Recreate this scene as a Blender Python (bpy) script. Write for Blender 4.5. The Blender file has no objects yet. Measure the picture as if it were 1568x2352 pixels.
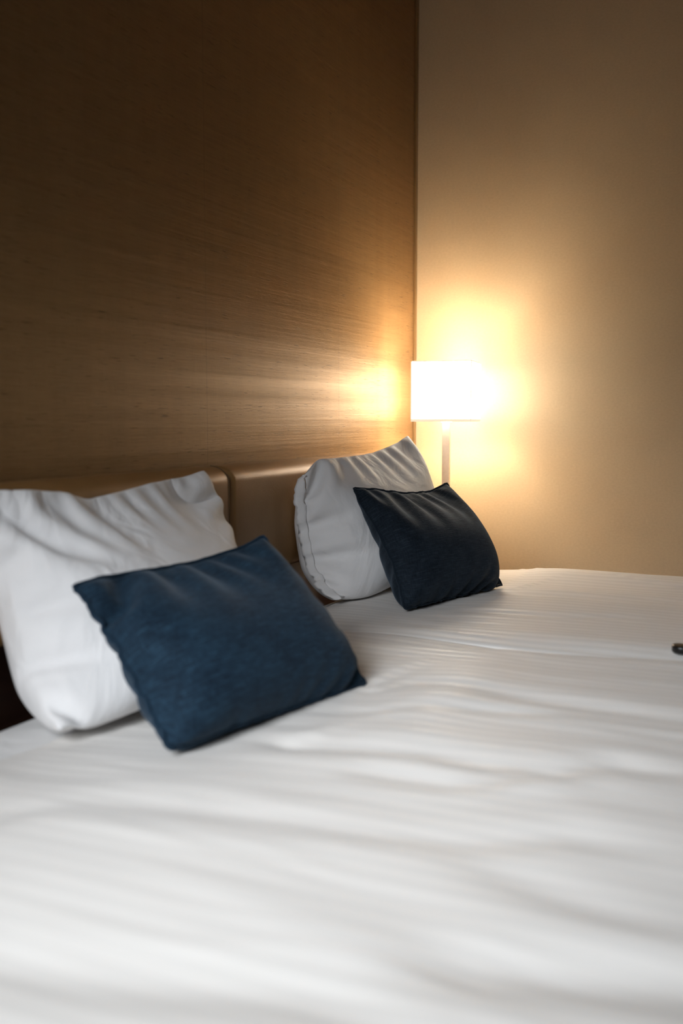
import bpy, bmesh, math
import numpy as np
from mathutils import Vector

S = bpy.context.scene
COL = S.collection

# ------------------------------------------------------------------ camera
CAM = np.array([-4.02, -1.52, 1.145])
FPX = 2287.0
PITCH = math.atan(216.0 / FPX)
YAW = math.radians(24.9)
cd = bpy.data.cameras.new('camera')
cd.sensor_fit = 'VERTICAL'
cd.sensor_height = 36.0
cd.sensor_width = 24.0
cd.lens = FPX / 2352.0 * 36.0
cd.clip_start = 0.05
cd.dof.use_dof = True
cd.dof.focus_distance = 3.30
cd.dof.aperture_fstop = 1.9
cam = bpy.data.objects.new('camera', cd)
COL.objects.link(cam)
cam.location = CAM
cam.rotation_euler = (math.pi / 2 - PITCH, 0, YAW - math.pi / 2)
S.camera = cam

# ------------------------------------------------------------------ colour, world, daylight
S.view_settings.view_transform = 'Standard'
S.view_settings.look = 'None'
S.view_settings.exposure = 0.0
S.view_settings.gamma = 1.0
S.view_settings.use_curve_mapping = False
S.cycles.use_denoising = True
S.cycles.max_bounces = 8
S.cycles.diffuse_bounces = 5
S.cycles.sample_clamp_indirect = 6.0

W = bpy.data.worlds.new('world')
S.world = W
W.use_nodes = True
bg = W.node_tree.nodes['Background']
bg.inputs[0].default_value = (0.60, 0.75, 1.0, 1)
bg.inputs[1].default_value = 0.6

LAMP_POWER = 24.0
SHADE_EMIT = 16.5
WINDOW_POWER = 10.8

al = bpy.data.lights.new('window_daylight', 'AREA')
al.shape = 'RECTANGLE'
al.size = 1.3
al.size_y = 1.15
al.energy = WINDOW_POWER
al.color = (0.92, 0.96, 1.0)
al.spread = math.radians(56)
alo = bpy.data.objects.new('window_daylight', al)
COL.objects.link(alo)
alo.location = (-4.57, -0.82, 1.76)
alo.rotation_euler = Vector((1.0, -0.06, -0.66)).to_track_quat('-Z', 'Y').to_euler()

# ------------------------------------------------------------------ material helpers
def mat(name):
    m = bpy.data.materials.new(name)
    m.use_nodes = True
    return m, m.node_tree, m.node_tree.nodes['Principled BSDF']

def N(nt, typ, **kw):
    n = nt.nodes.new(typ)
    for k, v in kw.items():
        setattr(n, k, v)
    return n

def coords(nt, scale, uv=False, rot=(0, 0, 0)):
    tc = N(nt, 'ShaderNodeTexCoord')
    mp = N(nt, 'ShaderNodeMapping')
    mp.inputs['Scale'].default_value = scale
    mp.inputs['Rotation'].default_value = rot
    nt.links.new(tc.outputs['UV' if uv else 'Object'], mp.inputs[0])
    return mp.outputs[0]

def noise(nt, vec, scale=1.0, detail=3.0, rough=0.55):
    n = N(nt, 'ShaderNodeTexNoise')
    n.inputs['Scale'].default_value = scale
    n.inputs['Detail'].default_value = detail
    n.inputs['Roughness'].default_value = rough
    nt.links.new(vec, n.inputs['Vector'])
    return n.outputs[0]

def ramp(nt, fac, stops):
    r = N(nt, 'ShaderNodeValToRGB')
    e = r.color_ramp.elements
    while len(e) > 1:
        e.remove(e[-1])
    e[0].position = stops[0][0]
    e[0].color = tuple(stops[0][1]) + (1,)
    for p, c in stops[1:]:
        k = e.new(p)
        k.color = tuple(c) + (1,)
    nt.links.new(fac, r.inputs[0])
    return r.outputs[0]

def mixc(nt, fac, a, b, mode='MIX'):
    m = N(nt, 'ShaderNodeMix', data_type='RGBA', blend_type=mode)
    for sock, v in ((m.inputs[0], fac), (m.inputs[6], a), (m.inputs[7], b)):
        if isinstance(v, (int, float)):
            sock.default_value = v
        elif isinstance(v, tuple):
            sock.default_value = v + (1,)
        else:
            nt.links.new(v, sock)
    return m.outputs[2]

def math_(nt, op, a, b=0.0, c=0.0):
    m = N(nt, 'ShaderNodeMath', operation=op)
    for i, v in enumerate((a, b, c)):
        if isinstance(v, (int, float)):
            m.inputs[i].default_value = v
        else:
            nt.links.new(v, m.inputs[i])
    return m.outputs[0]

def bump(nt, h, strength, dist, b):
    n = N(nt, 'ShaderNodeBump')
    n.inputs['Strength'].default_value = strength
    n.inputs['Distance'].default_value = dist
    nt.links.new(h, n.inputs['Height'])
    nt.links.new(n.outputs[0], b.inputs['Normal'])
    return n

def plain(name, col, rough=0.5, metal=0.0, spec=0.5, grain=0.06, gscale=40.0):
    m, nt, b = mat(name)
    f = noise(nt, coords(nt, (1, 1, 1)), gscale, 4)
    lo = tuple(c * (1 - grain) for c in col)
    hi = tuple(min(1, c * (1 + grain)) for c in col)
    nt.links.new(ramp(nt, f, [(0.3, lo), (0.7, hi)]), b.inputs['Base Color'])
    b.inputs['Roughness'].default_value = rough
    b.inputs['Metallic'].default_value = metal
    b.inputs['Specular IOR Level'].default_value = spec
    bump(nt, f, 0.05, 0.002, b)
    return m

# grasscloth wallpaper with fine horizontal threads, sheen, slubs and vertical paper seams
def grasscloth():
    m, nt, b = mat('grasscloth_wallpaper')
    fine = noise(nt, coords(nt, (14, 1, 520)), 1.0, 3, 0.6)
    mid = noise(nt, coords(nt, (2.2, 1, 130)), 1.0, 4, 0.6)
    band = noise(nt, coords(nt, (0.45, 1, 30)), 1.0, 2, 0.5)
    vert = noise(nt, coords(nt, (16, 1, 0.7)), 1.0, 3, 0.6)
    slub = noise(nt, coords(nt, (16, 1, 340)), 1.0, 1, 0.5)
    weft = noise(nt, coords(nt, (420, 1, 30)), 1.0, 2, 0.5)
    clus = noise(nt, coords(nt, (3.5, 1, 26)), 1.0, 2, 0.5)
    c = ramp(nt, fine, [(0.30, (0.24, 0.140, 0.058)), (0.70, (0.41, 0.25, 0.110))])
    c = mixc(nt, 0.20, c, ramp(nt, weft, [(0.35, (0.24, 0.14, 0.058)), (0.65, (0.42, 0.26, 0.115))]))
    c = mixc(nt, 0.22, c, ramp(nt, mid, [(0.3, (0.22, 0.128, 0.052)), (0.7, (0.44, 0.275, 0.125))]))
    c = mixc(nt, 0.10, c, ramp(nt, vert, [(0.35, (0.25, 0.155, 0.068)), (0.65, (0.45, 0.30, 0.145))]))
    thr = math_(nt, 'ADD', slub, math_(nt, 'MULTIPLY', clus, 0.30))
    sl = ramp(nt, thr, [(0.83, (0, 0, 0)), (0.87, (1, 1, 1))])
    c = mixc(nt, math_(nt, 'MULTIPLY', sl, 0.65), c, (0.075, 0.042, 0.017))
    # paper seams, every 0.87 m
    tc = N(nt, 'ShaderNodeTexCoord'); sp = N(nt, 'ShaderNodeSeparateXYZ')
    nt.links.new(tc.outputs['Object'], sp.inputs[0])
    u = math_(nt, 'ABSOLUTE', math_(nt, 'SUBTRACT', math_(nt, 'FRACT', math_(nt, 'DIVIDE', math_(nt, 'ADD', sp.outputs[0], 0.768 + 8.7 + 0.435), 0.87)), 0.5))
    seam = math_(nt, 'LESS_THAN', u, 0.0016)
    c = mixc(nt, math_(nt, 'MULTIPLY', seam, 0.45), c, (0.13, 0.08, 0.04))
    nt.links.new(c, b.inputs['Base Color'])
    b.inputs['Metallic'].default_value = 0.55
    b.inputs['Specular IOR Level'].default_value = 0.35
    r = math_(nt, 'MULTIPLY_ADD', band, 0.20, 0.36)
    r = math_(nt, 'MULTIPLY_ADD', fine, 0.10, r)
    nt.links.new(r, b.inputs['Roughness'])
    b.inputs['Anisotropic'].default_value = 0.45
    tg = N(nt, 'ShaderNodeCombineXYZ'); tg.inputs[0].default_value = 1.0
    nt.links.new(tg.outputs[0], b.inputs['Tangent'])
    h = math_(nt, 'MULTIPLY_ADD', fine, 0.5, math_(nt, 'MULTIPLY', mid, 0.6))
    h = math_(nt, 'MULTIPLY_ADD', band, 2.6, h)
    h = math_(nt, 'MULTIPLY_ADD', sl, -0.4, h)
    h = math_(nt, 'MULTIPLY_ADD', seam, -0.6, h)
    bump(nt, h, 0.42, 0.0016, b)
    return m

def vinyl_wall():
    m, nt, b = mat('beige_vinyl_wallpaper')
    f = noise(nt, coords(nt, (1, 90, 150)), 1.0, 4, 0.65)
    g = noise(nt, coords(nt, (1, 3, 3)), 1.0, 2)
    c = ramp(nt, f, [(0.3, (0.54, 0.40, 0.25)), (0.7, (0.63, 0.475, 0.30))])
    c = mixc(nt, 0.3, c, ramp(nt, g, [(0.35, (0.54, 0.395, 0.25)), (0.65, (0.63, 0.475, 0.30))]))
    nt.links.new(c, b.inputs['Base Color'])
    b.inputs['Roughness'].default_value = 0.72
    b.inputs['Specular IOR Level'].default_value = 0.25
    bump(nt, f, 0.35, 0.0012, b)
    return m

def leather():
    m, nt, b = mat('tan_leather')
    v = N(nt, 'ShaderNodeTexVoronoi'); v.inputs['Scale'].default_value = 420
    nt.links.new(coords(nt, (1, 1, 1)), v.inputs['Vector'])
    f = noise(nt, coords(nt, (1, 1, 1)), 9, 3)
    nt.links.new(ramp(nt, f, [(0.3, (0.32, 0.175, 0.062)), (0.7, (0.38, 0.215, 0.085))]), b.inputs['Base Color'])
    b.inputs['Roughness'].default_value = 0.40
    b.inputs['Metallic'].default_value = 0.25
    b.inputs['Specular IOR Level'].default_value = 0.55
    bump(nt, v.outputs[0], 0.28, 0.0012, b)
    return m

def cotton(name, col, stripes=False):
    m, nt, b = mat(name)
    w = noise(nt, coords(nt, (1, 1, 1)), 700, 2)
    c = ramp(nt, w, [(0.3, tuple(x * 0.97 for x in col)), (0.7, col)])
    h = w
    if stripes:
        tc = N(nt, 'ShaderNodeTexCoord'); sp = N(nt, 'ShaderNodeSeparateXYZ')
        nt.links.new(tc.outputs['UV'], sp.inputs[0])
        s = math_(nt, 'SINE', math_(nt, 'MULTIPLY', sp.outputs[0], 2 * math.pi / 0.034))
        s = ramp(nt, math_(nt, 'MULTIPLY_ADD', s, 0.5, 0.5), [(0.40, (0, 0, 0)), (0.60, (1, 1, 1))])
        c = mixc(nt, math_(nt, 'MULTIPLY', s, 0.75), c, tuple(x * 0.90 for x in col))
        nt.links.new(math_(nt, 'MULTIPLY_ADD', s, 0.28, 0.45), b.inputs['Roughness'])
        h = math_(nt, 'MULTIPLY_ADD', s, 0.6, w)
    else:
        b.inputs['Roughness'].default_value = 0.7
        wr_ = N(nt, 'ShaderNodeTexNoise'); wr_.inputs['Scale'].default_value = 7.0; wr_.inputs['Detail'].default_value = 3.0
        wr_.inputs['Roughness'].default_value = .45; wr_.inputs['Distortion'].default_value = 1.6
        nt.links.new(coords(nt, (1.0, 1.0, .55)), wr_.inputs['Vector'])
        h = math_(nt, 'MULTIPLY_ADD', wr_.outputs[0], 22.0, w)
    nt.links.new(c, b.inputs['Base Color'])
    b.inputs['Specular IOR Level'].default_value = 0.25
    b.inputs['Sheen Weight'].default_value = 0.15
    b.inputs['Sheen Roughness'].default_value = 0.4
    bump(nt, h, 0.12 if stripes else 0.8, 0.0006, b)
    return m

def chenille(name, a, bb, cc):
    m, nt, b = mat(name)
    th = noise(nt, coords(nt, (26, 300, 1), uv=True), 1.0, 3, 0.6)
    cr = noise(nt, coords(nt, (260, 60, 1), uv=True), 1.0, 2, 0.5)
    bl = noise(nt, coords(nt, (9, 14, 1), uv=True), 1.0, 3, 0.6)
    c = ramp(nt, th, [(0.38, a), (0.52, bb), (0.66, cc)])
    c = mixc(nt, 0.35, c, ramp(nt, cr, [(0.35, a), (0.70, cc)]))
    c = mixc(nt, 0.25, c, ramp(nt, bl, [(0.35, a), (0.7, cc)]))
    nt.links.new(c, b.inputs['Base Color'])
    b.inputs['Roughness'].default_value = 0.85
    b.inputs['Specular IOR Level'].default_value = 0.2
    b.inputs['Sheen Weight'].default_value = 0.12
    b.inputs['Sheen Roughness'].default_value = 0.45
    b.inputs['Sheen Tint'].default_value = (0.55, 0.75, 1, 1)
    bump(nt, math_(nt, 'MULTIPLY_ADD', cr, 0.5, th), 0.7, 0.0016, b)
    return m

def wood(name, dark, light, rough=0.45, axis='x'):
    m, nt, b = mat(name)
    sc = {'x': (1.2, 22, 22), 'y': (22, 1.2, 22), 'z': (22, 22, 1.2)}[axis]
    f = noise(nt, coords(nt, sc), 1.0, 5, 0.6)
    nt.links.new(ramp(nt, f, [(0.3, dark), (0.7, light)]), b.inputs['Base Color'])
    b.inputs['Roughness'].default_value = rough
    bump(nt, f, 0.1, 0.001, b)
    return m

M = dict(
    grass=grasscloth(), vinyl=vinyl_wall(), leather=leather(),
    duvet=cotton('white_striped_satin_cotton', (0.84, 0.81, 0.775), True),
    pillow=cotton('white_cotton', (0.84, 0.83, 0.83)),
    sheet=cotton('white_sheet_cotton', (0.80, 0.79, 0.78)),
    chen=chenille('navy_chenille', (0.0015, 0.006, 0.014), (0.0035, 0.014, 0.030), (0.022, 0.060, 0.100)),
    chen_shaded=chenille('navy_chenille_shaded', (0.001, 0.004, 0.009), (0.004, 0.010, 0.019), (0.026, 0.040, 0.056)),  # same fabric as the near cushion, with shade painted into its colours
    darkwood=wood('dark_brown_wood', (0.030, 0.012, 0.007), (0.060, 0.026, 0.015)),
    trim=plain('bronze_trim', (0.26, 0.155, 0.06), 0.4, 0.3),
    groove=plain('dark_groove', (0.035, 0.02, 0.012), 0.7),
    nickel=plain('brushed_nickel', (0.60, 0.52, 0.44), 0.33, 0.9, 0.5, 0.05, 90),
    plastic=plain('cream_plastic', (0.62, 0.48, 0.26), 0.4),
    black=plain('black_plastic', (0.008, 0.008, 0.008), 0.32),
    ceil=plain('ceiling_paint', (0.22, 0.17, 0.12), 0.9),
    backw=plain('back_wall_paint', (0.15, 0.11, 0.07), 0.9),
    carpet=plain('brown_carpet', (0.10, 0.065, 0.04), 0.95, 0, 0.1, 0.3, 300),
    thread=plain('brown_thread', (0.12, 0.07, 0.03), 0.7),
    white=plain('white_paint', (0.8, 0.8, 0.78), 0.5),
    curtain=plain('beige_curtain_cloth', (0.42, 0.34, 0.25), 0.9),
)

# ------------------------------------------------------------------ mesh helpers
def link(name, me, m, parent=None, smooth=False):
    o = bpy.data.objects.new(name, me)
    COL.objects.link(o)
    if m is not None:
        me.materials.append(m)
    if smooth:
        me.polygons.foreach_set('use_smooth', [True] * len(me.polygons))
    if parent is not None:
        o.parent = parent
    return o

def from_bm(name, bm, m, parent=None, smooth=False):
    me = bpy.data.meshes.new(name)
    bm.normal_update()
    bm.to_mesh(me)
    bm.free()
    return link(name, me, m, parent, smooth)

def box_into(bm, lo, hi, bev=0.0, seg=2):
    r = bmesh.ops.create_cube(bm, size=1.0)
    vs = r['verts']
    for v in vs:
        v.co = Vector([(lo[i] + hi[i]) / 2 + v.co[i] * (hi[i] - lo[i]) for i in range(3)])
    if bev > 0:
        es = list({e for v in vs for e in v.link_edges})
        bmesh.ops.bevel(bm, geom=es, offset=bev, segments=seg, profile=0.5, affect='EDGES')

def box(name, lo, hi, m, parent=None, bev=0.0, seg=2):
    bm = bmesh.new()
    box_into(bm, lo, hi, bev, seg)
    return from_bm(name, bm, m, parent, smooth=False)

def tag(o, label, cat, group=None):
    o['label'] = label
    o['category'] = cat
    if group:
        o['group'] = group
    return o

def structure(o):
    o['kind'] = 'structure'
    return o

def empty(name, loc, rz=0.0):
    o = bpy.data.objects.new(name, None)
    o.empty_display_size = 0.1
    COL.objects.link(o)
    o.location = loc
    o.rotation_euler = (0, 0, rz)
    return o

def tube(name, pts, r, m, parent=None, closed=False, res=8):
    pts = np.asarray(pts, float)
    n = len(pts)
    bm = bmesh.new()
    rings = []
    for i in range(n):
        a = pts[(i - 1) % n] if (closed or i > 0) else pts[i]
        b = pts[(i + 1) % n] if (closed or i < n - 1) else pts[i]
        t = Vector(b - a).normalized()
        s = t.orthogonal() if i == 0 else (s - t * s.dot(t)).normalized()
        s.normalize()
        w = t.cross(s)
        rings.append([bm.verts.new(Vector(pts[i]) + (s * math.cos(k * 2 * math.pi / res) + w * math.sin(k * 2 * math.pi / res)) * r) for k in range(res)])
    for i in range(n if closed else n - 1):
        A, B = rings[i], rings[(i + 1) % n]
        off = 0
        if closed and i == n - 1:
            off = min(range(res), key=lambda q: (A[0].co - B[q].co).length)
        for k in range(res):
            bm.faces.new((A[k], A[(k + 1) % res], B[(k + 1 + off) % res], B[(k + off) % res]))
    if not closed:
        bm.faces.new(rings[0][::-1])
        bm.faces.new(rings[-1])
    return from_bm(name, bm, m, parent, smooth=True)

def grid_mesh(name, P, m, parent=None, uv=None, smooth=True):
    """P: (rows, cols, 3)"""
    r, c = P.shape[:2]
    idx = np.arange(r * c).reshape(r, c)
    f = np.stack([idx[:-1, :-1], idx[:-1, 1:], idx[1:, 1:], idx[1:, :-1]], -1).reshape(-1, 4)
    me = bpy.data.meshes.new(name)
    me.from_pydata(P.reshape(-1, 3).tolist(), [], f.tolist())
    if uv is not None:
        l = me.uv_layers.new(name='UVMap')
        li = np.empty(len(me.loops), int)
        me.loops.foreach_get('vertex_index', li)
        l.data.foreach_set('uv', uv.reshape(-1, 2)[li].ravel())
    return link(name, me, m, parent, smooth)

# smooth lattice noise (vectorised)
_rs = np.random.RandomState(7)
_LAT = _rs.rand(64, 64) * 2 - 1
def vnoise(x, y, seed=0):
    x = np.asarray(x, float) + seed * 7.31; y = np.asarray(y, float) + seed * 3.17
    xi = np.floor(x).astype(int); yi = np.floor(y).astype(int)
    fx = x - xi; fy = y - yi
    fx = fx * fx * fx * (fx * (fx * 6 - 15) + 10); fy = fy * fy * fy * (fy * (fy * 6 - 15) + 10)
    g = lambda a, b: _LAT[a % 64, b % 64]
    return (g(xi, yi) * (1 - fx) + g(xi + 1, yi) * fx) * (1 - fy) + (g(xi, yi + 1) * (1 - fx) + g(xi + 1, yi + 1) * fx) * fy

# ------------------------------------------------------------------ room shell
X0, Y0, ZC = -4.6, -4.2, 3.05
structure(box('floor', (X0 - .1, Y0 - .1, -.1), (.1, .1, 0), M['carpet']))
structure(box('ceiling', (X0 - .1, Y0 - .1, ZC), (.1, .1, ZC + .1), M['ceil']))
structure(box('wall_headboard', (X0 - .1, 0, 0), (.1, .1, ZC), M['grass']))
structure(box('wall_right', (0, Y0, 0), (.1, 0, ZC), M['vinyl']))
structure(box('wall_foot', (X0, Y0 - .1, 0), (.1, Y0, ZC), M['backw']))
WY0, WY1, WZ0, WZ1 = -1.60, -0.12, 1.10, 2.50
bm = bmesh.new()
box_into(bm, (X0 - .1, Y0 - .1, 0), (X0, 0, WZ0))
box_into(bm, (X0 - .1, Y0 - .1, WZ1), (X0, 0, ZC))
box_into(bm, (X0 - .1, Y0 - .1, WZ0), (X0, WY0, WZ1))
box_into(bm, (X0 - .1, WY1, WZ0), (X0, 0, WZ1))
structure(from_bm('wall_back', bm, M['backw']))
bm = bmesh.new()
t_ = .05
box_into(bm, (X0 - .07, WY0, WZ0), (X0 - .02, WY1, WZ0 + t_))
box_into(bm, (X0 - .07, WY0, WZ1 - t_), (X0 - .02, WY1, WZ1))
box_into(bm, (X0 - .07, WY0, WZ0 + t_), (X0 - .02, WY0 + t_, WZ1 - t_))
box_into(bm, (X0 - .07, WY1 - t_, WZ0 + t_), (X0 - .02, WY1, WZ1 - t_))
win = structure(from_bm('window_1', bm, M['white']))
gm, gnt, gb = mat('window_glass')
gnt.nodes.remove(gb)
_tr = N(gnt, 'ShaderNodeBsdfTransparent'); _gl = N(gnt, 'ShaderNodeBsdfGlossy'); _mx = N(gnt, 'ShaderNodeMixShader')
_tr.inputs[0].default_value = (.97, .98, .98, 1); _gl.inputs['Roughness'].default_value = .02; _mx.inputs[0].default_value = .05
gnt.links.new(_tr.outputs[0], _mx.inputs[1]); gnt.links.new(_gl.outputs[0], _mx.inputs[2])
gnt.links.new(_mx.outputs[0], gnt.nodes['Material Output'].inputs[0])
box('pane', (X0 - .048, WY0 + t_, WZ0 + t_), (X0 - .042, WY1 - t_, WZ1 - t_), gm, win)

structure(box('trim_1', (-.026, -.008, 0), (-.004, .0, ZC), M['trim'], bev=.0015))
structure(box('trim_2', (-.004, -.005, 0), (-.0005, -.0005, ZC), M['groove']))
structure(box('baseboard_right', (-.012, Y0, 0), (0, -.03, .09), M['darkwood']))
structure(box('baseboard_foot', (X0, Y0, 0), (-.012, Y0 + .012, .09), M['darkwood']))

# ------------------------------------------------------------------ headboard
PADF = -.085      # front of the padding
PZ0, PZ1 = .688, 1.012
hb = empty('headboard', (-1.95, 0, 0))
tag(hb, 'tan leather padded headboard strip on the wall behind the pillows', 'headboard')
hbl = lambda p: (p[0] + 1.95, p[1], p[2])
box('back_board', hbl((-3.45, -.03, .12)), hbl((-.50, -.002, 1.0)), M['darkwood'], hb, .002)
def pad(x0, x1):
    """padded panel with rounded top, bottom and ends"""
    nx, ny = 44, 30
    R = .045
    top = [(-.004, PZ1)] + [(PADF + R * 1.35 * (1 - math.cos(math.radians(a))), PZ1 - R * (1 - math.sin(math.radians(a)))) for a in np.linspace(90, 0, 12)]
    bot = [(PADF, PZ0 + .02 + (PZ1 - PZ0 - .07) * k) for k in (.75, .5, .25)] + \
          [(PADF + .02 * (1 - math.cos(math.radians(a))), PZ0 + .02 * (1 - math.sin(math.radians(a)))) for a in np.linspace(0, 90, 6)] + [(-.004, PZ0)]
    prof = top + bot
    xs = np.concatenate([x0 + .022 * (1 - np.cos(np.linspace(0, math.pi / 2, 8))), np.linspace(x0 + .022, x1 - .022, 24)[1:-1], (x1 - .022 + .022 * np.sin(np.linspace(0, math.pi / 2, 8)))])
    P = np.zeros((len(xs), len(prof), 3))
    zc = (PZ0 + PZ1) / 2
    for i, x in enumerate(xs):
        d = min(x - x0, x1 - x)
        k = math.sqrt(max(0, 1 - (1 - min(d / .022, 1)) ** 2))   # end rounding
        for j, (y, z) in enumerate(prof):
            puff = .004 * math.sin(math.pi * (x - x0) / (x1 - x0))
            P[i, j] = (x + 1.95, (y - puff * (y < -.06)) * (1 - .20 * (1 - k)), zc + (z - zc) * (1 - .045 * (1 - k)))
    return P
seams = [-3.45, -2.82, -1.648, -.50]
for a, b in zip(seams[:-1], seams[1:]):
    P = pad(a + .0005, b - .0005)
    o = grid_mesh('padded_panel', P[:, ::-1], M['leather'], hb)
    tube('stitching', P[-7, :, :][1:-3] + np.array([0, -.0006, .0004]), .0012, M['thread'], o)

# ------------------------------------------------------------------ unprojection of measured points
_cy, _sy, _cp, _sp = math.cos(YAW), math.sin(YAW), math.cos(PITCH), math.sin(PITCH)
_f = np.array([_cy * _cp, _sy * _cp, -_sp]); _r = np.array([_sy, -_cy, 0]); _u = np.cross(_r, _f)
def at(u, v, ax, val):
    d = _f + _r * (u - 784) / FPX - _u * (v - 1176) / FPX
    return CAM + d * (val - CAM[ax]) / d[ax]

# ------------------------------------------------------------------ duvets: one height field over both beds
ZB = .600
XJ = -1.665      # where the two duvets meet
def curve_x(pts, z=ZB):
    q = np.array([at(u, v, 2, z) for u, v in pts])
    o = np.argsort(q[:, 1])
    return q[o, 1], q[o, 0]
# (measured points of a crease on the bed, depth, width, fade at the ends)
CREASES = [
    ([(870, 1470), (1000, 1476), (1200, 1485), (1400, 1500), (1568, 1509)], .016, .060, .25),
    ([(1040, 1590), (1143, 1604), (1309, 1632), (1564, 1671)], .010, .040, .20),
    ([(830, 1640), (949, 1640), (1060, 1646), (1309, 1660), (1564, 1692)], .005, .022, .15),
    ([(700, 1705), (866, 1726), (977, 1737), (1115, 1770), (1254, 1782), (1420, 1784)], .011, .038, .15),
    ([(866, 1782), (1032, 1812), (1115, 1815), (1260, 1800)], .007, .030, .10),
    ([(600, 1880), (866, 1925), (1088, 1945), (1300, 1940)], .006, .035, .15),
    ([(0, 1850), (180, 1830), (330, 1846), (450, 1850)], .005, .05, .12),
    ([(0, 2215), (300, 2260), (700, 2290)], .008, .05, .15),
    ([(1100, 2245), (1300, 2262), (1568, 2270)], .010, .045, .12),
    ([(1060, 1366), (1250, 1371), (1458, 1383), (1568, 1386)], .005, .030, .12),
    ([(1100, 1404), (1280, 1420), (1450, 1424)], .005, .022, .10),
    ([(1400, 1338), (1488, 1353), (1568, 1362)], .005, .010, .06),
]
_CR = [(curve_x(p), a * .75, w, fd) for p, a, w, fd in CREASES]

def crease_dirs(X, Y, p0, p1, amp, w):
    """a straight pull fold between two ground points"""
    d = p1 - p0; L = np.hypot(*d); d = d / L
    s = (X - p0[0]) * d[0] + (Y - p0[1]) * d[1]
    t = -(X - p0[0]) * d[1] + (Y - p0[1]) * d[0]
    env = np.clip(s / (.15 * L), 0, 1) * np.clip((L - s) / (.6 * L), 0, 1)
    return amp * env * np.exp(-(t / w) ** 2)

def duvet_z(X, Y):
    X = np.asarray(X, float); Y = np.asarray(Y, float)
    Z = np.full(np.broadcast(X, Y).shape, ZB)
    # broad quilt puffs along the bed's length
    Z = Z + .007 * vnoise(X * 2.6, Y * 1.1, 3) + .0035 * vnoise(X * 7.5 + .9 * vnoise(X * 2, Y * 2, 5), Y * 1.6, 8)
    Z = Z + .0015 * vnoise(X * 19 + 1.3 * vnoise(X * 3, Y * 3, 2), Y * 3.0, 11) + .0010 * vnoise(X * 42 + 2 * vnoise(X * 4, Y * 4, 9), Y * 5, 4)
    # far duvet is higher along its outer edge
    Z = Z + .032 * np.exp(-((X + .66) / .20) ** 2) * (1 / (1 + np.exp((Y + .66) / .05)))
    Z = Z + .012 * np.exp(-((X + 1.15) / .25) ** 2) * (1 / (1 + np.exp((Y + .75) / .08)))
    # near duvet crowns between its edges
    Z = Z + .014 * np.exp(-((X + 2.45) / .40) ** 2) * (1 / (1 + np.exp((Y + .95) / .10)))
    for (cy_, cx_), a, w, fd in _CR:
        xv = np.interp(Y, cy_, cx_)
        env = np.clip((Y - cy_[0]) / fd + 1, 0, 1) * np.clip((cy_[-1] - Y) / fd + 1, 0, 1)
        env = env * env * (3 - 2 * env)
        t = (X - xv) / w
        Z = Z - a * env * np.exp(-t * t) + .55 * a * env * np.exp(-(t + 1.7) ** 2 / 1.3) + .35 * a * env * np.exp(-(t - 1.9) ** 2 / 1.6)
    g = lambda x, y, rx, ry, a: a * np.exp(-((X - x) / rx) ** 2 - ((Y - y) / ry) ** 2)
    Z = Z - g(-2.52, -.56, .30, .12, .012) - g(-1.15, -.50, .26, .13, .016) - g(-2.3, -.36, .45, .12, .012)
    Z = Z + g(-2.25, -.90, .28, .10, .014) + g(-2.85, -.30, .10, .10, .008)
    Z = Z - .024 / (1 + np.exp((X + 2.05) / .10)) / (1 + np.exp(-(Y + .50) / .05))
    # pull folds leaving the cushion tips
    for (u0, v0), (u1, v1), a, w in [((1152, 1350), (1290, 1300), .010, .012), ((1150, 1338), (1240, 1296), .008, .010), ((1158, 1362), (1330, 1330), .006, .014),
                                     ((838, 1575), (1010, 1515), .012, .020), ((838, 1590), (980, 1560), .007, .02), ((640, 1700), (860, 1655), .008, .03)]:
        p0 = at(u0, v0, 2, ZB)[:2]; p1 = at(u1, v1, 2, ZB)[:2]
        Z = Z + crease_dirs(X, Y, p0, p1, a, w) - .8 * crease_dirs(X, Y, p0 + (-.016, 0), p1 + (-.03, 0), a, w)
    return Z

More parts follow.
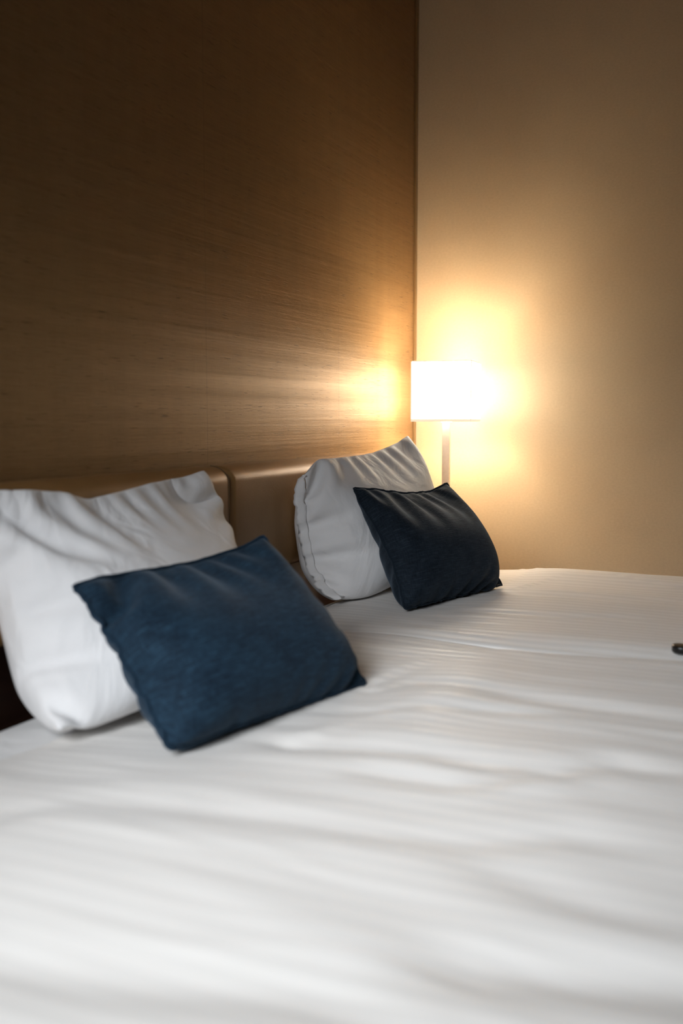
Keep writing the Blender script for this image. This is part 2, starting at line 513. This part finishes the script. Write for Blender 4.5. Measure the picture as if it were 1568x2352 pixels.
def duvet(name, xa, xb, ya, yb, da, db, dfoot, dhead, label, seed):
    """top between xa<xb, ya<yb; da/db: drop lengths over the two long sides"""
    R = .045
    def axis(a, b, d0, d1, step):
        n0 = max(4, int(d0 / step)); n1 = max(4, int(d1 / step)); nm = int((b - a) / step)
        s = np.concatenate([a - np.linspace(d0, 0, n0, endpoint=False), np.linspace(a, b, nm), b + np.linspace(0, d1, n1 + 1)[1:]])
        return s
    sx = axis(xa, xb, da, db, .012)
    sy = axis(ya, yb, dfoot, dhead, .014)
    def fold(s, a, b):
        e = np.where(s < a, a - s, np.where(s > b, s - b, 0.0)); sg = np.where(s < a, -1, 1)
        base = np.clip(s, a, b)
        q = np.minimum(e / R, math.pi / 2)
        return base + sg * R * np.sin(q), R * (1 - np.cos(q)) + np.maximum(e - R * math.pi / 2, 0), e
    px, dx, ex = fold(sx, xa, xb)
    py, dy, ey = fold(sy, ya, yb)
    PX, PY = np.meshgrid(px, py); DX, DY = np.meshgrid(dx, dy)
    Z = duvet_z(np.clip(PX, xa, xb), np.clip(PY, ya, yb))
    # soft thinning towards the rims
    cx = np.clip(sx, xa, xb); cyy = np.clip(sy, ya, yb)
    rim = np.exp(-np.minimum(np.abs(cx - xa), np.abs(cx - xb)) / .035)[None, :] + np.exp(-np.minimum(np.abs(cyy - yb), 9) / .05)[:, None]
    Z = Z - .010 * rim
    Z = Z - np.maximum(DX, DY) - .15 * np.minimum(DX, DY)
    hang = np.clip(np.maximum(DX, DY) / .25, 0, 1)
    wav = .014 * vnoise(np.meshgrid(sx, sy)[1] * 6 + seed, PX * 0 + np.meshgrid(sx, sy)[0] * 2, seed)
    PX = PX + hang * wav * np.sign(PX - (xa + xb) / 2) * (DX > DY)
    PY = PY + hang * wav * (DY >= DX) * (PY < -1.5) * -1
    P = np.stack([PX, PY, Z], -1)
    UX, UY = np.meshgrid(sx, sy)
    o0 = np.array([(xa + xb) / 2, (ya + yb) / 2, 0])
    o = grid_mesh(name, P - o0, M['duvet'], uv=np.stack([UX, UY], -1))
    o.location = o0
    so = o.modifiers.new('thickness', 'SOLIDIFY'); so.thickness = .006; so.offset = -1
    tag(o, label, 'duvet')
    return o

duvet('duvet', -3.50, XJ - .024, -2.02, -.30, .34, .028, .30, .03, 'white satin striped duvet on the near bed, filling the foreground below the blue cushion', 1)
duvet('duvet', XJ + .022, -.53, -2.02, -.26, .028, .34, .30, .03, 'white satin striped duvet on the far bed, reaching towards the wall with the lamp', 2)

# ------------------------------------------------------------------ beds
def bed(x0, x1, label):
    b = empty('bed', ((x0 + x1) / 2, -1.10, 0))
    tag(b, label, 'bed')
    w = (x1 - x0) / 2
    box('bed_base', (-w + .03, -.93, .08), (w - .03, .99, .30), M['darkwood'], b, .01)
    box('mattress', (-w, -.96, .30), (w, .99, .545), M['sheet'], b, .04, 4)
    for sx in (-1, 1):
        for sy in (-.85, .85):
            box('leg', (sx * (w - .12) - .03, sy - .03, 0), (sx * (w - .12) + .03, sy + .03, .08), M['darkwood'], b, .004)
    return b
bed(-3.48, XJ - .004, 'near bed with dark wooden base, wholly covered by its white duvet')
bed(XJ + .004, -.53, 'far bed with dark wooden base, wholly covered by its white duvet')

# ------------------------------------------------------------------ cloth solver: two sewn sheets blown up by their filling
def sim_cushion(corners, size, nx, ny, thick, colliders, steps=260, slack=1.0, seed=1, grav=.00012, sagk=.9, guides=None, gw=.16, bend=.25, wr=.6):
    """corners: TL, TR, BR, BL in world space; size: rest width and height; returns front, back grids (ny+1, nx+1, 3)"""
    rs = np.random.RandomState(seed)
    TL, TR, BR, BL = [np.asarray(c, float) for c in corners]
    u = np.linspace(0, 1, nx + 1)[None, :, None]; v = np.linspace(0, 1, ny + 1)[:, None, None]   # v=0 top
    mid = (TL * (1 - u) + TR * u) * (1 - v) + (BL * (1 - u) + BR * u) * v
    nrm = np.cross(TR - TL, BL - TL); nrm /= np.linalg.norm(nrm)
    if nrm[1] > 0:
        nrm = -nrm                        # front faces the room
    shp = (16 * u * (1 - u) * v * (1 - v)) ** .5
    jit = rs.randn(ny + 1, nx + 1, 3) * .0012
    for _ in range(2):
        jit[1:-1, 1:-1] = (jit[:-2, 1:-1] + jit[2:, 1:-1] + jit[1:-1, :-2] + jit[1:-1, 2:]) / 4 * 1.6
    lump = np.zeros((ny + 1, nx + 1, 1)); uu, vv = np.meshgrid(np.linspace(0, 1, nx + 1), np.linspace(0, 1, ny + 1))
    lump[..., 0] = .012 * vnoise(uu * 5 + seed, vv * 3.5, seed) + .006 * vnoise(uu * 11 + seed, vv * 6, seed + 2)
    jit = jit + nrm * lump * shp
    Fr = mid + nrm * shp * thick * .35 + jit
    Bk = mid - nrm * shp * thick * .35 - jit * .7
    P = np.stack([Fr, Bk])                # (2, r, c, 3)
    V = np.zeros_like(P)
    dx = size[0] * slack / nx; dy = size[1] * slack / ny
    dd = math.hypot(dx, dy)
    def sew():
        for e in (np.s_[0, :], np.s_[-1, :], np.s_[:, 0], np.s_[:, -1]):
            a = (P[0][e] + P[1][e]) / 2
            P[0][e] = a; P[1][e] = a
    target = size[0] * size[1] * thick * .60
    pinned = {(0, 0): TL, (0, nx): TR, (ny, nx): BR, (ny, 0): BL}
    G = []
    es = {'top': (np.s_[0, :], TL, TR), 'right': (np.s_[:, -1], TR, BR), 'bottom': (np.s_[-1, :], BL, BR), 'left': (np.s_[:, 0], TL, BL)}
    for e, (sl, a, b) in es.items():
        q = (guides or {}).get(e)
        if q is False:
            continue
        q = np.array([a, b]) if q is None else np.array([a] + list(q) + [b])
        L = np.concatenate([[0], np.cumsum(np.linalg.norm(np.diff(q, axis=0), axis=1))]); L /= L[-1]
        tt = np.linspace(0, 1, P[0][sl].shape[0])
        G.append((sl, np.stack([np.interp(tt, L, q[:, i]) for i in range(3)], -1), q.shape[0]))
    def solve(A, B, L, kt, kc):
        d = B - A; l = np.sqrt((d * d).sum(-1, keepdims=True)) + 1e-9
        e = (l - L) / l
        c = d * np.where(e > 0, e * kt, e * kc) * .5
        A += c; B -= c
    for it in range(steps):
        fr = it / steps
        du = np.gradient(P, axis=2); dv = np.gradient(P, axis=1)
        n = np.cross(du, dv)              # area weighted
        n[0] *= 1.0
        if it == 0:
            sgn = np.sign((n[0] * nrm).sum())
        n = n * sgn; n[1] = -n[1]
        # volume by divergence theorem
        vol = abs((P * n).sum() / 3)
        pr = np.clip(target / max(vol, 1e-6) - 1, -.3, 1.2)
        nl = n / (dx * dy)
        zt = P[..., 2].max(); zb = P[..., 2].min()
        hyd = 1 + sagk * ((zt + zb) / 2 - P[..., 2:3]) / (zt - zb) * 2
        V *= .90
        V += nl * pr * .0011 * hyd
        V[..., 2] -= grav
        old = P.copy()
        P += V
        for k in range(9):
            for s in (0, 1):
                solve(P[:, :, s:-1:2][:, :, :], P[:, :, s + 1::2][:, :, :P[:, :, s:-1:2].shape[2]], dx, 1, wr)
                solve(P[:, s:-1:2], P[:, s + 1::2][:, :P[:, s:-1:2].shape[1]], dy, 1, wr)
            if k % 3 == 0:
                for s in range(0, 10, 3):
                    a = P[:, :, s:-5:10]; b = P[:, :, s + 5::10][:, :, :a.shape[2]]
                    solve(a, b, 5 * dx, .0, bend)
                    a = P[:, s:-5:10]; b = P[:, s + 5::10][:, :a.shape[1]]
                    solve(a, b, 5 * dy, .0, bend)
            if k % 2 == 0:
                for s in (0, 1):
                    a = P[:, s:-1:2, :-1]; b = P[:, s + 1::2, 1:][:, :a.shape[1]]
                    solve(a, b, dd, .5, .25)
                    a = P[:, s:-1:2, 1:]; b = P[:, s + 1::2, :-1][:, :a.shape[1]]
                    solve(a, b, dd, .5, .25)
                for s in (0, 1, 2, 3):
                    a = P[:, :, s:-2:4]; b = P[:, :, s + 2::4][:, :, :a.shape[2]]
                    solve(a, b, 2 * dx, bend, bend)
                    a = P[:, s:-2:4]; b = P[:, s + 2::4][:, :a.shape[1]]
                    solve(a, b, 2 * dy, bend, bend)
            sew()
            for sl, q, _n in G:
                a = P[0][sl] * (1 - gw) + q * gw
                P[0][sl] = a; P[1][sl] = a
            for (i, j), q in pinned.items():
                w = min(1.0, .05 + fr * 1.5)
                for s in (0, 1):
                    P[s, i, j] = q
            if k in (4, 8):
                for c in colliders:
                    c(P)
        V = (P - old) * .96
        V = np.clip(V, -.006, .006)
    # light smoothing of sawtooth
    for _ in range(2):
        Q = P.copy()
        Q[:, 1:-1, 1:-1] = P[:, 1:-1, 1:-1] * .5 + (P[:, :-2, 1:-1] + P[:, 2:, 1:-1] + P[:, 1:-1, :-2] + P[:, 1:-1, 2:]) * .125
        P = Q
    sew_ = P
    return P

def col_back(P):
    np.minimum(P[..., 1], PADF - .004, out=P[..., 1])
def col_bed(P):
    z = duvet_z(P[..., 0], P[..., 1]) + .001
    z = np.where(P[..., 1] > -.26, z - .03, z)
    P[..., 2] = np.maximum(P[..., 2], z)
def front_raster(P):
    """front surface of a standing pillow as y(x, z)"""
    xs = np.linspace(P[..., 0].min(), P[..., 0].max(), 60); zs = np.linspace(P[..., 2].min(), P[..., 2].max(), 44)
    Yf = np.full((60, 44), 9.0)
    # densify
    Q = P[0]
    Q = np.concatenate([Q, (Q[1:] + Q[:-1]) / 2]); 
    pts = np.concatenate([Q.reshape(-1, 3), ((P[0][:, 1:] + P[0][:, :-1]) / 2).reshape(-1, 3), ((P[0][1:, 1:] + P[0][:-1, :-1]) / 2).reshape(-1, 3)])
    i = np.clip(np.round((pts[:, 0] - xs[0]) / (xs[1] - xs[0])).astype(int), 0, 59)
    k = np.clip(np.round((pts[:, 2] - zs[0]) / (zs[1] - zs[0])).astype(int), 0, 43)
    np.minimum.at(Yf, (i, k), pts[:, 1])
    for _ in range(4):
        nb = np.minimum(np.minimum(np.roll(Yf, 1, 0), np.roll(Yf, -1, 0)), np.minimum(np.roll(Yf, 1, 1), np.roll(Yf, -1, 1)))
        if _ < 2:
            Yf = np.where(Yf > 5, nb, Yf)
    Yf = np.where(Yf > 5, 0.0, Yf)
    def coll(C):
        a = (C[..., 0] - xs[0]) / (xs[1] - xs[0]); b = (C[..., 2] - zs[0]) / (zs[1] - zs[0])
        ins = (a > 0) & (a < 59) & (b > 0) & (b < 43)
        a = np.clip(a, 0, 58.999); b = np.clip(b, 0, 42.999)
        ai = a.astype(int); bi = b.astype(int); fa = a - ai; fb = b - bi
        y = (Yf[ai, bi] * (1 - fa) + Yf[ai + 1, bi] * fa) * (1 - fb) + (Yf[ai, bi + 1] * (1 - fa) + Yf[ai + 1, bi + 1] * fa) * fb
        C[..., 1] = np.where(ins, np.minimum(C[..., 1], y - .003), C[..., 1])
    return coll

def cushion_mesh(name, P, size, m, parent, origin):
    r, c = P.shape[1:3]
    idx0 = np.arange(r * c).reshape(r, c)
    idx1 = np.full((r, c), -1); cnt = r * c
    inner = np.zeros((r, c), bool); inner[1:-1, 1:-1] = True
    idx1[inner] = cnt + np.arange(inner.sum())
    idx1[~inner] = idx0[~inner]
    verts = np.concatenate([P[0].reshape(-1, 3), P[1][inner]]) - origin
    q = lambda I: np.stack([I[:-1, :-1], I[:-1, 1:], I[1:, 1:], I[1:, :-1]], -1).reshape(-1, 4)
    fs = np.concatenate([q(idx0)[:, ::-1], q(idx1)])
    me = bpy.data.meshes.new(name)
    me.from_pydata(verts.tolist(), [], fs.tolist())
    U, Vv = np.meshgrid(np.linspace(0, size[0], c), np.linspace(size[1], 0, r))
    uv = np.zeros((len(verts), 2)); uv[:r * c] = np.stack([U, Vv], -1).reshape(-1, 2)
    uv[r * c:] = np.stack([U[inner], Vv[inner]], -1)
    l = me.uv_layers.new(name='UVMap')
    li = np.empty(len(me.loops), int); me.loops.foreach_get('vertex_index', li)
    l.data.foreach_set('uv', uv[li].ravel())
    o = link(name, me, m, parent, True)
    s = o.modifiers.new('subdivision', 'SUBSURF'); s.levels = 1; s.render_levels = 1
    return o

def rim_points(P):
    A = P[0]
    return np.concatenate([A[0, :-1], A[:-1, -1], A[-1, :0:-1], A[:0:-1, 0]])

# --- white pillows
A3 = lambda pts: [at(u, v, 0, x) for u, v, x in pts]
TL2, TR2, BR2, BL2 = at(698, 1090, 0, -1.34), at(937, 999, 0, -.66), np.array([-.68, -.33, .612]), np.array([-1.365, -.285, .612])
PW2 = sim_cushion([TL2, TR2, BR2, BL2], (.78, .55), 64, 44, .31, [col_back, col_bed], seed=3, guides=dict(
    top=A3([(735, 1050, -1.27), (790, 1044, -1.12), (850, 1036, -.93), (905, 1017, -.76)]),
    left=A3([(703, 1200, -1.33), (720, 1300, -1.33)]), right=A3([(962, 1050, -.655), (974, 1110, -.66)])), wr=.35)
TL1, TR1, BL1 = at(-50, 1125, 0, -2.60), at(470, 1079, 0, -1.87), np.array([-2.675, -.345, .594])
PW1 = sim_cushion([TL1, TR1, np.array([-1.91, -.31, .602]), BL1], (.815, .59), 68, 50, .34, [col_back, col_bed], seed=8, sagk=1.8, guides=dict(
    top=A3([(60, 1115, -2.50), (140, 1117, -2.40), (200, 1138, -2.32), (340, 1100, -2.10), (420, 1092, -1.95)]),
    left=A3([(12, 1300, -2.57), (62, 1540, -2.61)]), right=A3([(515, 1150, -1.83), (532, 1260, -1.83)])), wr=.35)
def hem_strip(P):
    """loose open end of the pillowcase, hanging off the left seam"""
    E = P[0][:, 0]; n = len(E); k = 7
    t = np.linspace(0, 1, n); w = .034 * np.clip(t / .10, 0, 1) ** .6 * np.clip((1.04 - t) / .12, 0, 1) ** .5
    G = np.zeros((n, k * 2 - 1, 3))
    for j in range(k):
        f = j / (k - 1)
        for side, jj in ((-1, j), (1, 2 * k - 2 - j)):
            off = np.stack([-w * f * .55 - .006 * np.sin(t * 9) * f, w * f * (.72) + .004 * np.sin(t * 14 + 1) * f, -.006 * f * np.ones(n)], -1)
            off[:, 1] += side * .007 * (1 - f) ** .5 * f ** .3 - side * .0 + (side < 0) * -.006 * np.sin(math.pi * f)
            G[:, jj] = E + off
    G[..., 1] = np.minimum(G[..., 1], PADF - .003)
    return G
# --- blue cushions
C1 = [at(170, 1347, 0, -2.60), at(605, 1232, 0, -2.06), at(838, 1570, 2, .600), at(390, 1719, 2, .600)]
PC1 = sim_cushion(C1, (.60, .47), 52, 40, .22, [front_raster(PW1), col_bed], seed=5, guides=dict(
    top=A3([(230, 1328, -2.53), (450, 1286, -2.25), (560, 1255, -2.12)]),
    left=A3([(217, 1411, -2.615), (258, 1470, -2.63), (325, 1597, -2.665)])), wr=.4)
C2 = [at(812, 1122, 0, -1.29), at(1026, 1110, 0, -.80), at(1152, 1344, 2, .612), at(930, 1398, 2, .600)]
PC2 = sim_cushion(C2, (.575, .46), 52, 40, .22, [front_raster(PW2), col_bed], seed=6, guides=dict(
    top=A3([(860, 1122, -1.19), (930, 1130, -1.03), (985, 1127, -.88)]),
    left=A3([(829, 1159, -1.305), (857, 1201, -1.32), (901, 1289, -1.36)])), wr=.4)

def soft(name, part, P, size, m, label, cat, piping=None, group=None):
    o0 = P.reshape(-1, 3).mean(0); o0[2] = P[..., 2].min()
    t = empty(name, o0)
    tag(t, label, cat, group)
    b = cushion_mesh(part, P, size, m, t, o0)
    if piping:
        tube('piping', rim_points(P) - o0, piping, m, t, closed=True)
    return t, b, o0
soft('pillow', 'pillowcase', PW1, (.815, .59), M['pillow'], 'white pillow on the near bed behind the blue cushion, cut by left picture edge', 'pillow')
p2, _, o2 = soft('pillow', 'pillowcase', PW2, (.78, .55), M['pillow'], 'white pillow propped on the far bed, behind the shade-darkened navy cushion beside the lamp', 'pillow')
hs = grid_mesh('pillowcase_hem', hem_strip(PW2) - o2, M['pillow'], p2)
soft('cushion', 'cushion_cover', PC1, (.60, .47), M['chen'], 'blue fabric cushion with piped seam leaning on the near white pillow', 'cushion', .0042)
soft('cushion', 'cushion_cover', PC2, (.575, .46), M['chen_shaded'], 'navy fabric cushion, colour darkened for shade, leaning on the far white pillow beside the lamp', 'cushion', .0032)

# ------------------------------------------------------------------ nightstand, lamp, switch
ns = empty('nightstand', (-.245, -.205, 0))
tag(ns, 'dark wooden nightstand in the corner between far bed and wall, under the lamp', 'nightstand')
box('cabinet_body', (-.22, -.19, .06), (.22, .19, .455), M['darkwood'], ns, .003)
box('table_top', (-.232, -.20, .455), (.232, .20, .48), M['darkwood'], ns, .004)
box('plinth', (-.20, -.17, 0), (.20, .17, .06), M['groove'], ns)
for z0, z1 in ((.08, .25), (.265, .44)):
    d = box('drawer', (-.205, -.199, z0), (.205, -.188, z1), M['darkwood'], ns, .003)
    box('handle', (-.06, -.213, (z0 + z1) / 2 - .006), (.06, -.198, (z0 + z1) / 2 + .006), M['nickel'], d, .003)

def shade_mat(name, e, col, base=None):
    m, nt, b = mat(name)
    w = noise(nt, coords(nt, (1, 1, 1)), 260, 3)
    c = ramp(nt, w, [(0.3, tuple(x * .96 for x in col)), (0.7, col)])
    if base:
        b.inputs['Base Color'].default_value = base + (1,)
    else:
        nt.links.new(c, b.inputs['Base Color'])
    b.inputs['Roughness'].default_value = .8
    nt.links.new(c, b.inputs['Emission Color'])
    b.inputs['Emission Strength'].default_value = e
    return m
LC = (1.0, .90, .75)
lp = empty('table_lamp', (-.26, -.231, .48), math.radians(18.9 - 10.6))
tag(lp, 'lit table lamp with square cream shade on slim metal post in the corner', 'lamp')
LZ = .48
lp_s = at(1025, 832, 0, -.26)[2] - LZ
lp_b = at(1025, 968, 0, -.26)[2] - LZ
box('base', (-.075, -.075, 0), (.075, .075, .014), M['nickel'], lp, .003)
box('post', (-.006, -.015, .014), (.016, .015, lp_b + .03), M['nickel'], lp, .0008)
box('socket', (-.014, -.020, lp_b - .004), (.018, .020, lp_b + .05), M['white'], lp, .002)
def shade_shell(h0, h1, w0, w1, th):
    bm = bmesh.new()
    def ring(w, z):
        return [bm.verts.new((sx * w, sy * w, z)) for sx, sy in ((-1, -1), (1, -1), (1, 1), (-1, 1))]
    a, b, c, d = ring(w0, h0), ring(w1, h1), ring(w1 - th, h1), ring(w0 - th, h0)
    for p, q in ((a, b), (b, c), (c, d), (d, a)):
        for k in range(4):
            bm.faces.new((p[k], p[(k + 1) % 4], q[(k + 1) % 4], q[k]))
    return bm
sh = from_bm('lamp_shade', shade_shell(lp_b, lp_s, .1165, .1145, .0015), shade_mat('glowing_shade_fabric', SHADE_EMIT, LC), lp)
hem_m = shade_mat('shade_hem_fabric', .88, (1.0, .86, .62), (.35, .27, .18))
from_bm('hem', shade_shell(lp_b - .0005, lp_b + .010, .1172, .1170, .0028), hem_m, sh)
from_bm('hem', shade_shell(lp_s - .003, lp_s + .0008, .1151, .1151, .0028), hem_m, sh)
for sx, sy in ((-1, -1), (1, -1), (1, 1), (-1, 1)):
    box('corner_seam', (sx * .1162 - .0018, sy * .1162 - .0018, lp_b + .008), (sx * .1162 + .0018, sy * .1162 + .0018, lp_s - .002), hem_m, sh)
bm = bmesh.new()
bmesh.ops.create_uvsphere(bm, u_segments=20, v_segments=12, radius=.024)
for v in bm.verts:
    v.co.z = v.co.z * 1.3 + (lp_b + .10)
from_bm('bulb', bm, shade_mat('lit_bulb_glass', 60.0, (1.0, .76, .45)), lp, True)
for k in range(2):
    a = k * math.pi / 2
    tube('shade_spider', [(-.114 * math.cos(a), -.114 * math.sin(a), lp_s - .02), (0, 0, lp_s - .022), (.114 * math.cos(a), .114 * math.sin(a), lp_s - .02)], .0015, M['nickel'], lp)
pl = bpy.data.lights.new('bulb_light', 'POINT')
pl.energy = LAMP_POWER; pl.color = LC; pl.shadow_soft_size = .03
plo = bpy.data.objects.new('bulb_light', pl)
COL.objects.link(plo); plo.parent = lp; plo.location = (0, 0, lp_b + .10)

q = at(977, 1121, 0, -.004)
sw = box('wall_socket', (-.008, -.035, -.058), (0, .035, .058), M['plastic'], None, .002)
sw.location = (0, q[1] + .012, q[2] - .055 + .02)
tag(sw, 'small tan wall plate on the right wall just left of the lamp post', 'wall plate')
for z in (-.02, .02):
    box('button', (-.011, -.018, z - .014), (-.007, .018, z + .014), M['plastic'], sw, .001)

# ------------------------------------------------------------------ black remote on the bed, cut by the right picture edge
rp = at(1552, 1486, 2, .612)
rm = empty('remote_control', rp)
zz = float(duvet_z(rp[0], rp[1] - .05)) 
rm.location = (rp[0] + .004, rp[1] + .010, zz + .012)
rm.rotation_euler = (math.radians(3), 0, math.radians(12))
tag(rm, 'black remote control lying on the duvet, cut by the right picture edge', 'remote control')
bm = bmesh.new()
box_into(bm, (-.024, -.17, -.009), (.024, 0, .009))
bmesh.ops.bevel(bm, geom=[e for e in bm.edges if abs(e.verts[0].co.z - e.verts[1].co.z) > .01], offset=.021, segments=6, profile=.5, affect='EDGES')
bmesh.ops.bevel(bm, geom=[e for e in bm.edges if abs(e.verts[0].co.z - e.verts[1].co.z) < .001 and e.calc_face_angle(0) > 1.2], offset=.005, segments=3, profile=.5, affect='EDGES')
from_bm('casing', bm, M['black'], rm, True)
btn = plain('grey_rubber', (.05, .05, .05), .6)
for j in range(5):
    for i in (-1, 0, 1):
        box('button', (i * .013 - .004, -.035 - j * .02 - .004, .0085), (i * .013 + .004, -.035 - j * .02 + .004, .0105), btn, rm, .001)
